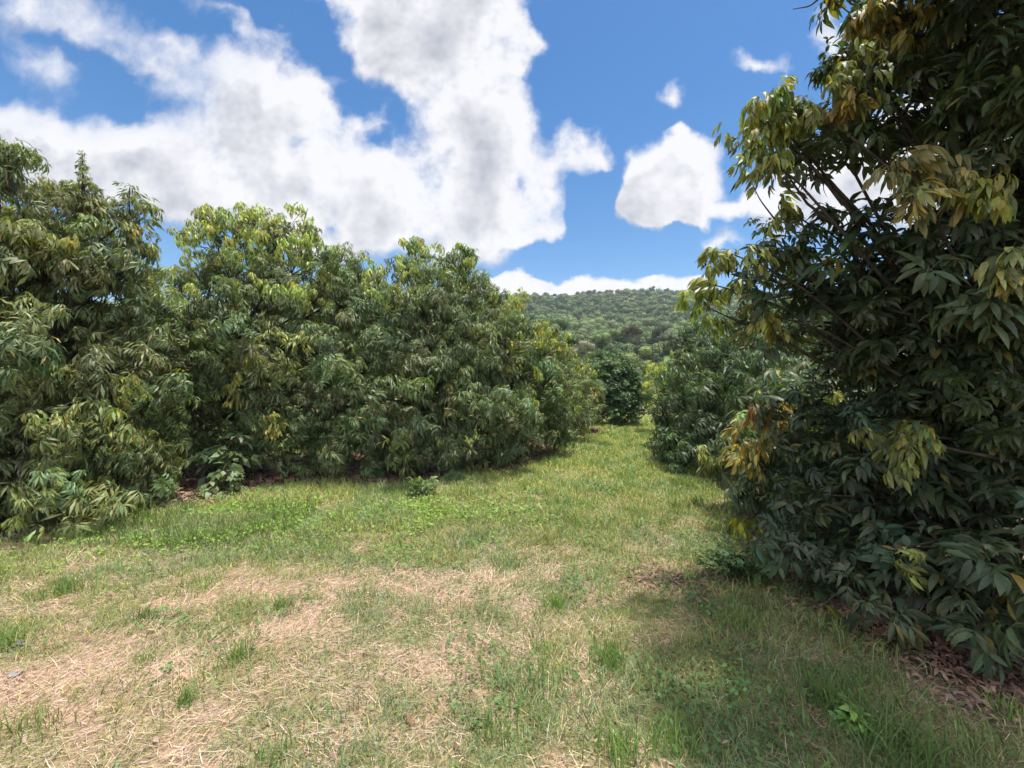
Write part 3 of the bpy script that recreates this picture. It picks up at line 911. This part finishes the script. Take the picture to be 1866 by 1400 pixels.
def mid_trees():
    for i, (px, py, Y, hw, hh, col, label) in enumerate(MID):
        r = np.random.default_rng(300 + i)
        c = W(px, py, Y)
        g = float(height(c[0], c[1]))
        rx, rz = hw / 800 * Y, hh / 800 * Y
        root = empty('hill_tree' if Y > 50 else 'garden_tree', (c[0], c[1], g), label, 'tree', 'trees between the orchard and the hill')
        b, wd = Buf(), Buf()
        nl = 7
        for k in range(nl):
            d = unit(r.normal(0, 1, 3)) * np.array([rx * .55, rx * .55, rz * .6])
            n = int(np.clip(90000 / (Y + 20), 90, 900) / nl * 2)
            clump_tree(b, c + d, rx * .6, rz * .6, n, max(.06, Y * .0016), np.array(col) * 1.45 * r.uniform(.85, 1.15), r, 3, .85)
            tube(wd, bend_path(np.array([c[0], c[1], g + max(.2, (c[2] - g) * .35)]), c + d, r, 5, 0, .05), np.linspace(.02 * rx + .02, .01, 5), sides=5)
        tube(wd, bend_path(np.array([c[0], c[1], g - .3]), np.array([c[0], c[1], g + max(.3, (c[2] - g) * .4)]), r, 5, 0, .02), np.linspace(.05 * rx + .03, .03 * rx + .02, 5), sides=7)
        wd.link('trunk', M_BARK, root, (c[0], c[1], g))
        b.link('crown', M_FOREST, root, (c[0], c[1], g))


mid_trees()


# ------------------------------------------------------------------ grass, straw, litter
def blades(buf, x, y, L, w, lean, az, bendy, col, r, z0=0.0):
    """Bent grass blades, 5 vertices each."""
    n = len(x)
    z = height(x, y) + z0
    P0 = np.stack([x, y, z], 1)
    h = np.stack([np.cos(az), np.sin(az), np.zeros(n)], 1)
    t1 = unit(h * np.sin(lean)[:, None] + UP * np.cos(lean)[:, None])
    l2 = lean + bendy
    t2 = unit(h * np.sin(l2)[:, None] + UP * np.cos(l2)[:, None])
    P1 = P0 + t1 * (L * .5)[:, None]
    P2 = P1 + t2 * (L * .5)[:, None]
    P2[:, 2] = np.maximum(P2[:, 2], z + .004)
    fa = r.random(n) * 2 * math.pi
    s = np.stack([np.cos(fa), np.sin(fa), np.zeros(n)], 1) * (w * .5)[:, None]
    V = np.stack([P0 - s, P0 + s, P1 - s * .85, P1 + s * .85, P2], 1).reshape(-1, 3)
    b = np.arange(n)[:, None] * 5
    T = np.concatenate([b + np.array([[0, 1, 3]]), b + np.array([[0, 3, 2]]), b + np.array([[2, 3, 4]])])
    buf.add(V, T, np.repeat(col, 5, 0))


def sample_area(dens_fn, r, y0=1.0, y1=22.0, bands=26):
    X, Y = [], []
    e = y0 * (y1 / y0) ** (np.arange(bands + 1) / bands)
    for a, b in zip(e[:-1], e[1:]):
        m = (a + b) / 2
        xl, xr = -1.28 * m - .3, min(1.28 * m + .3, 1.9 + .42 * m)
        n = int(dens_fn(m) * (b - a) * (xr - xl))
        X.append(r.uniform(xl, xr, n)); Y.append(r.uniform(a, b, n))
    return np.concatenate(X), np.concatenate(Y)


def green_cols(n, r, x, y):
    g = np.array([.205, .24, .098])
    c = g * (1 + r.normal(0, .2, (n, 1))) * np.stack([1 + r.normal(0, .15, n), np.ones(n), 1 + r.normal(0, .2, n)], 1)
    cool = (fbm(x, y, 1.3, 51, 2) > .55)[:, None]
    c = np.where(cool, c * np.array([.86, .95, 1.12]), c)
    lane = np.clip((y - 4.5) / 3, 0, 1)[:, None]
    c = c * (1 + lane * np.array([.25, .26, .0]))
    yel = (r.random(n) < .22)[:, None]
    return np.where(yel, c * np.array([1.7, 1.35, 1.2]), c)


def grass():
    r = np.random.default_rng(61)
    b = Buf()
    x, y = sample_area(lambda m: 6000 * min(1, (3.0 / m) ** 1.35), r)
    dr = dryness(x, y); un = under_trees(x, y)
    keep = r.random(len(x)) < np.clip(1.15 - dr * .95, .14, 1) * np.clip(1 - un * .96, 0, 1)
    x, y, dr = x[keep], y[keep], dr[keep]
    n = len(x)
    far = np.maximum(1, y / 3)
    L = r.uniform(.025, .075, n) * (1.15 - .4 * dr) * (1 + .7 * (fbm(x, y, 2.2, 71, 2) > .55)) * np.clip(far, 1, 1.5)
    w = .0038 * far * r.uniform(.7, 1.3, n)
    blades(b, x, y, L, w, r.uniform(.1, 1.25, n), r.random(n) * 6.28, r.uniform(.2, 1.0, n), green_cols(n, r, x, y), r)
    # taller tufts, thick on the right half of the path
    tx, ty = sample_area(lambda m: 9.0 * min(1, (6 / m)), r, 1.3, 18)
    ok = (dryness(tx, ty) < .62) | (r.random(len(tx)) < .3)
    ok &= under_trees(tx, ty) < .5
    w8 = np.clip(.34 + .7 * np.clip((tx + .2) / 1.2, 0, 1), 0, 1)
    ok &= r.random(len(tx)) < w8
    for cx, cy in zip(tx[ok], ty[ok]):
        k = r.integers(14, 50)
        rad = r.uniform(.03, .10)
        H = r.uniform(.06, .21)
        xx = cx + r.normal(0, rad, k); yy = cy + r.normal(0, rad, k)
        c = np.array([.15, .24, .055]) * r.uniform(.8, 1.25) * (1 + r.normal(0, .15, (k, 1)))
        f = max(1, cy / 3.5)
        blades(b, xx, yy, H * r.uniform(.5, 1.1, k), .0042 * f * r.uniform(.7, 1.3, k), r.uniform(0, .5, k), r.random(k) * 6.28, r.uniform(.1, .8, k), c, r)
    # rank strappy grass along the shaded foot of the right row
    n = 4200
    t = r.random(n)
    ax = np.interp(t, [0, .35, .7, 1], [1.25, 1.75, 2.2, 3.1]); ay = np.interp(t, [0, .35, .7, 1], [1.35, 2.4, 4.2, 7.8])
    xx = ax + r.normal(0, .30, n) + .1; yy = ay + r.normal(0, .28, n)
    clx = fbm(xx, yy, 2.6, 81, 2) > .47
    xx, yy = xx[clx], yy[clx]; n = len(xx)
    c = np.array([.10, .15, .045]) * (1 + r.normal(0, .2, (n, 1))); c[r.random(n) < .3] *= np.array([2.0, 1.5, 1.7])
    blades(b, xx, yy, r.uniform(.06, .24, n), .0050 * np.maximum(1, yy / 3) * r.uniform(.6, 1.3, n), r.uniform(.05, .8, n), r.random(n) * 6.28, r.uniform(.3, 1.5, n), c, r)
    # wispy grass at the foot of the nearest left tree
    n = 1500
    q = np.stack([r.uniform(-4.6, -2.4, n), r.uniform(4.2, 5.6, n)], 1)
    m = fbm(q[:, 0], q[:, 1], 2.6, 82, 2) > .5
    q = q[m]; n = len(q)
    c = np.array([.11, .16, .045]) * (1 + r.normal(0, .2, (n, 1)))
    blades(b, q[:, 0], q[:, 1], r.uniform(.12, .34, n), .006 * r.uniform(.7, 1.3, n), r.uniform(0, .5, n), r.random(n) * 6.28, r.uniform(.1, .8, n), c, r)
    o = b.link('grass', M_GRASS)
    tag(o, 'short mown green grass with taller tufts along the path', 'grass', kind='stuff')


def straw():
    r = np.random.default_rng(62)
    b = Buf()
    x, y = sample_area(lambda m: 4600 * min(1, (2.6 / m) ** 1.5), r, 1.0, 14)
    dr = dryness(x, y); un = under_trees(x, y)
    keep = r.random(len(x)) < np.clip(dr * 1.5 - .12, .06, 1) * (1 - un * .8)
    x, y = x[keep], y[keep]
    n = len(x)
    far = np.maximum(1, y / 2.6)
    base_az = fbm(x, y, .9, 55, 2) * 9.0
    az = base_az + r.normal(0, 1.1, n)
    L = r.uniform(.03, .14, n) * r.uniform(.6, 1.3, n)
    c = np.array([.52, .39, .30]) * (1 + r.normal(0, .2, (n, 1))) * np.stack([np.ones(n), 1 + r.normal(0, .06, n), 1 + r.normal(0, .14, n)], 1)
    old = r.random(n) < .22
    c[old] *= np.array([.6, .48, .45])
    blades(b, x, y, L, .0023 * far * r.uniform(.6, 1.4, n), r.uniform(1.15, 1.58, n), az, r.normal(.1, .25, n), c, r, z0=.006)
    o = b.link('straw', M_STRAW)
    tag(o, 'dry pinkish tan mown straw lying over the ground', 'dry grass', kind='stuff')


def small_leaves(buf, x, y, z, s, col, r, flat=.35, asp=.5, curl=.15):
    n = len(x)
    c = np.stack([x, y, height(x, y) + z], 1)
    nn = unit(np.stack([r.normal(0, flat, n), r.normal(0, flat, n), np.ones(n)], 1))
    a = unit(np.cross(nn, r.normal(0, 1, (n, 3)))); bb = np.cross(nn, a)
    s = s[:, None]
    V = np.stack([c - a * s, c - a * s * .1 - bb * s * asp + nn * s * curl, c + a * s, c - a * s * .1 + bb * s * asp + nn * s * curl, c + a * s * .5 - bb * s * asp * .6 + nn * s * curl, c + a * s * .5 + bb * s * asp * .6 + nn * s * curl], 1)
    k = np.arange(n)[:, None] * 6
    T = np.concatenate([k + np.array([[0, 1, 3]]), k + np.array([[1, 4, 3]]), k + np.array([[3, 4, 5]]), k + np.array([[4, 2, 5]])])
    buf.add(V.reshape(-1, 3), T, np.repeat(col, 6, 0))


def litter():
    r = np.random.default_rng(63)
    b = Buf()
    x, y = sample_area(lambda m: 2100 * min(1, (3.2 / m) ** 1.4), r, 1.1, 20)
    un = under_trees(x, y)
    keep = r.random(len(x)) < np.clip(un * 1.0, .004, 1)
    x, y = x[keep], y[keep]
    n = len(x)
    pal = np.array([(.16, .085, .055), (.24, .15, .10), (.10, .055, .045), (.26, .17, .12), (.20, .12, .11), (.28, .19, .15)])
    c = pal[r.integers(0, 6, n)] * (1 + r.normal(0, .15, (n, 1)))
    s = r.uniform(.014, .040, n) * np.clip(y / 4, 1, 2)
    small_leaves(b, x, y, r.uniform(.006, .03, n), s, c, r, .45, .32, .22)
    o = b.link('leaf_litter', M_LITTER)
    tag(o, 'brown fallen leaves under the trees and in a patch by the path', 'leaf litter', kind='stuff')


def ground_cover():
    r = np.random.default_rng(64)
    b = Buf()
    x, y = sample_area(lambda m: 2200 * min(1, (4.5 / m) ** 1.3), r, 1.3, 12)
    m = 1.1 * patch(x, y, 620, 935, 1.7, .35) + 1.0 * patch(x, y, 860, 935, 1.0, .4) + 1.0 * patch(x, y, 400, 985, .9, .4) + .9 * patch(x, y, 180, 1010, .7, .4) + .9 * patch(x, y, 60, 1045, .5, .4) + .5 * patch(x, y, 1340, 1130, .6) + .45 * patch(x, y, 1380, 1300, .5) + .3 * patch(x, y, 1250, 1250, .4) \
        + .7 * patch(x, y, 1330, 1010, .45) + .5 * patch(x, y, 1090, 1040, .3) + .4 * patch(x, y, 740, 1010, .3) + .35 * (fbm(x, y, 2.0, 91, 3) > .63)
    m = m * np.clip(fbm(x, y, 2.4, 92, 3) * 3.2 - 1.05, 0, 1)
    keep = (r.random(len(x)) < m) & (under_trees(x, y) < .75)
    x, y = x[keep], y[keep]; n = len(x)
    bright = np.clip(1.2 * patch(x, y, 600, 940, 2.6, .5) + patch(x, y, 100, 1020, 1.6, .5), 0, 1)[:, None]
    c = (np.array([.085, .165, .05]) * (1 - bright) + np.array([.18, .30, .045]) * bright) * (1 + r.normal(0, .16, (n, 1)))
    s = r.uniform(.009, .022, n) * np.clip(y / 4, 1, 2.2)
    small_leaves(b, x, y, r.uniform(.01, .075, n), s, c, r, .5, .55, .1)
    o = b.link('ground_cover', M_GRASS)
    tag(o, 'low creeping bright green weeds spread among the grass', 'weeds', kind='stuff')


grass()
straw()
litter()
ground_cover()


# ------------------------------------------------------------------ small single things
def plant(name, label, px, py, Y, h, kind, n, spread, col, seed, lod=1, scale=1.0, group=None, ground_at=None):
    r = np.random.default_rng(seed)
    g2 = G(px, py) if Y is None else np.array([(px - 933) / 800 * Y, Y])
    gz = float(height(g2[0], g2[1]))
    root = empty(name, (g2[0], g2[1], gz), label, 'plant', group)
    wb, lb = Buf(), Buf()
    base = np.array([g2[0], g2[1], gz])
    tips = []
    for k in range(n):
        a = r.random() * 6.28
        tip = base + np.array([math.cos(a) * spread * r.random() ** .5, math.sin(a) * spread * .6 * r.random() ** .5, h * r.uniform(.45, 1.0)])
        tube(wb, bend_path(base + r.normal(0, .01, 3), tip, r, 5, .05, .07), np.linspace(.007, .003, 5) * (1 + h), (.5, .6, .3), 5)
        tips += [tip, base * .35 + tip * .65]
    tips = np.array(tips); m = len(tips)
    c = np.array(col) * (1 + r.normal(0, .15, (m, 1)))
    scatter_sprays(lb, tips, np.tile(UP, (m, 1)) + r.normal(0, .25, (m, 3)), scale * r.uniform(.7, 1.15, m), c, kind, lod, r)
    wb.link('stem', M_BARK, root, base)
    lb.link('leaf', M_LEAF, root, base)
    return root


plant('broadleaf_sapling', 'pale broad leaved sapling growing in the shade under the left row', 425, 880, 6.9, .95, 'broad', 9, .6, (.10, .145, .065), 71, 1, 1.0)
plant('broadleaf_sapling', 'short broad leaved seedling under the gap between the two left trees', 400, 895, 6.3, .45, 'broad', 3, .18, (.13, .18, .08), 72, 1, .8)
plant('leafy_weed', 'small green leafy weed at the grass edge below the middle left tree', 765, 905, None, .24, 'round', 12, .20, (.11, .16, .05), 73, 1, .5)
plant('leafy_weed', 'upright green weed clump in the shade right of the brown leaf patch', 1345, 1055, None, .26, 'round', 16, .30, (.085, .14, .05), 74, 2, .42)
plant('leafy_weed', 'little rosette of round green leaves in the shaded lower right grass', 1560, 1335, None, .10, 'round', 5, .05, (.14, .24, .06), 75, 2, .42)


def tuft(label, px, py, n, rad, H, col, seed, lean=.5, bendy=.8, w=.0045):
    r = np.random.default_rng(seed)
    c = G(px, py)
    b = Buf()
    k = n
    cc = np.array(col) * (1 + r.normal(0, .16, (k, 1)))
    blades(b, c[0] + r.normal(0, rad, k), c[1] + r.normal(0, rad, k), H * r.uniform(.45, 1.1, k), w * r.uniform(.7, 1.3, k), r.uniform(0, lean, k), r.random(k) * 6.28, r.uniform(.1, bendy, k), cc, r)
    gz = float(height(c[0], c[1]))
    o = b.link('grass_tuft', M_GRASS, None, (c[0], c[1], gz))
    o.location = (c[0], c[1], gz)
    tag(o, label, 'grass tuft', 'taller grass tufts standing in the mown ground')


GT = (.13, .22, .052)
tuft('tall thin green tuft standing in the straw left of centre', 432, 1205, 80, .035, .17, GT, 81)
tuft('dark green tuft left of the straw area beside the near left tree', 118, 1090, 130, .055, .17, GT, 82)
tuft('green tuft cut by the left edge of the frame', 10, 1190, 70, .05, .16, (.12, .19, .045), 83)
tuft('low bushy tuft above the middle of the straw patch', 262, 1135, 120, .045, .10, (.12, .18, .05), 84)
tuft('small tuft on its own low in the left straw', 335, 1285, 80, .03, .10, GT, 85)
tuft('upright tuft at the top of the straw area, left of centre', 512, 1115, 80, .03, .13, GT, 86)
tuft('dense green tuft in the middle of the grass, right of the straw', 665, 1090, 60, .05, .12, GT, 87)
tuft('thick bright green tuft on the path, right of centre', 1012, 1100, 90, .055, .16, (.12, .22, .035), 88)
tuft('wide dark green tuft in the lower right grass', 1108, 1205, 190, .055, .18, GT, 89)
tuft('tall tuft at the bottom edge, right of centre', 1130, 1385, 130, .06, .22, GT, 90)
tuft('tall tuft at the bottom edge just left of the widest one', 900, 1340, 70, .05, .17, GT, 91)
tuft('tall single seed stalks with a few blades, centre foreground', 975, 1270, 26, .05, .26, (.08, .13, .04), 92, .25, .3, .003)
tuft('long arching strappy tuft in deep shade at the bottom right corner', 1640, 1390, 160, .09, .34, (.09, .15, .045), 93, .7, 1.5, .006)
tuft('upright strappy tuft under the overhanging right tree', 1500, 1290, 110, .07, .27, (.10, .16, .045), 94, .6, 1.3, .006)
tuft('short yellow green tuft at the lower left corner', 60, 1330, 80, .06, .12, (.15, .20, .05), 95)
tuft('ragged tuft low on the left between straw mats', 500, 1390, 80, .07, .13, GT, 96)


def stone(label, px, py, s, seed):
    r = np.random.default_rng(seed)
    c = G(px, py)
    gz = float(height(c[0], c[1]))
    n, m = 10, 14
    V = []
    for i in range(n + 1):
        for j in range(m):
            a, b_ = math.pi * i / n, 2 * math.pi * j / m
            d = np.array([math.sin(a) * math.cos(b_), math.sin(a) * math.sin(b_), math.cos(a)])
            k = 1 + .35 * (fbm(d[0] * 1.3 + seed, d[1] * 1.3 + d[2], 1.2, seed, 3) - .5) * 2
            V.append(d * k * np.array([1, .75, .5]) * s)
    T = []
    for i in range(n):
        for j in range(m):
            q = (j + 1) % m
            T += [(i * m + j, (i + 1) * m + j, (i + 1) * m + q), (i * m + j, (i + 1) * m + q, i * m + q)]
    o = link_mesh('stone', np.array(V), np.array(T), M_STONE)
    o.location = (c[0], c[1], gz + s * .22)
    tag(o, label, 'stone', 'grey stones in the straw')


stone('grey stone half buried in straw at the left edge, the farther one', 36, 1188, .035, 3)
stone('grey stone at the left edge, the nearer one in the straw', 24, 1243, .028, 5)


def stick(label, px, py, L, az, wd, seed, thick=.5):
    r = np.random.default_rng(seed)
    c = G(px, py)
    gz = float(height(c[0], c[1]))
    b = Buf()
    d = np.array([math.cos(az), math.sin(az), 0])
    pts = np.array([c[0], c[1], gz + wd * .6]) + np.linspace(-.5, .5, 7)[:, None] * d * L + r.normal(0, wd * .12, (7, 3))
    tube(b, pts, wd * .5 * np.array([.35, .9, 1.05, 1, .95, .7, .25]), sides=7)
    o = b.link('wood_piece', M_WOOD, None, (c[0], c[1], gz))
    o.location = (c[0], c[1], gz)
    o.scale = (1, 1, .8)
    tag(o, label, 'piece of wood', 'pieces of wood lying in the lower right grass')


stick('flat light brown wood chip nearest the bottom edge of the grass', 1472, 1352, .11, 2.2, .022, 1)
stick('pale split stick, left one of a crossed pair in shaded grass', 1462, 1285, .12, 2.5, .014, 2)
stick('pale split stick, right one of a crossed pair in shaded grass', 1482, 1293, .09, 2.0, .016, 4)
stick('short dark brown stick lying left below the crossed pair', 1415, 1318, .08, 3.0, .014, 5)
stick('long thin twig fallen at the grass edge below the middle left tree', 835, 885, .9, .15, .016, 6)


# ------------------------------------------------------------------ air
def haze():
    x0, x1, y0, y1, z0, z1 = -420.0, 620.0, -60.0, 700.0, -3.0, 118.0
    V = np.array([(x, y, z) for x in (x0, x1) for y in (y0, y1) for z in (z0, z1)])
    Q = [(0, 1, 3, 2), (4, 6, 7, 5), (0, 4, 5, 1), (2, 3, 7, 6), (0, 2, 6, 4), (1, 5, 7, 3)]
    T = [(a, b, c) for a, b, c, d in Q] + [(a, c, d) for a, b, c, d in Q]
    m = bpy.data.materials.new('air')
    m.use_nodes = True
    t = m.node_tree
    t.nodes.clear()
    v = nd(t, 'ShaderNodeVolumePrincipled')
    v.inputs['Color'].default_value = (.82, .92, 1.0, 1)
    v.inputs['Density'].default_value = 0.00028
    o = nd(t, 'ShaderNodeOutputMaterial')
    lk(t, v.outputs[0], o.inputs['Volume'])
    ob = link_mesh('haze', V, np.array(T), m, smooth=False)
    tag(ob, 'thin pale haze of the humid air towards the hill', 'haze', kind='stuff')


haze()
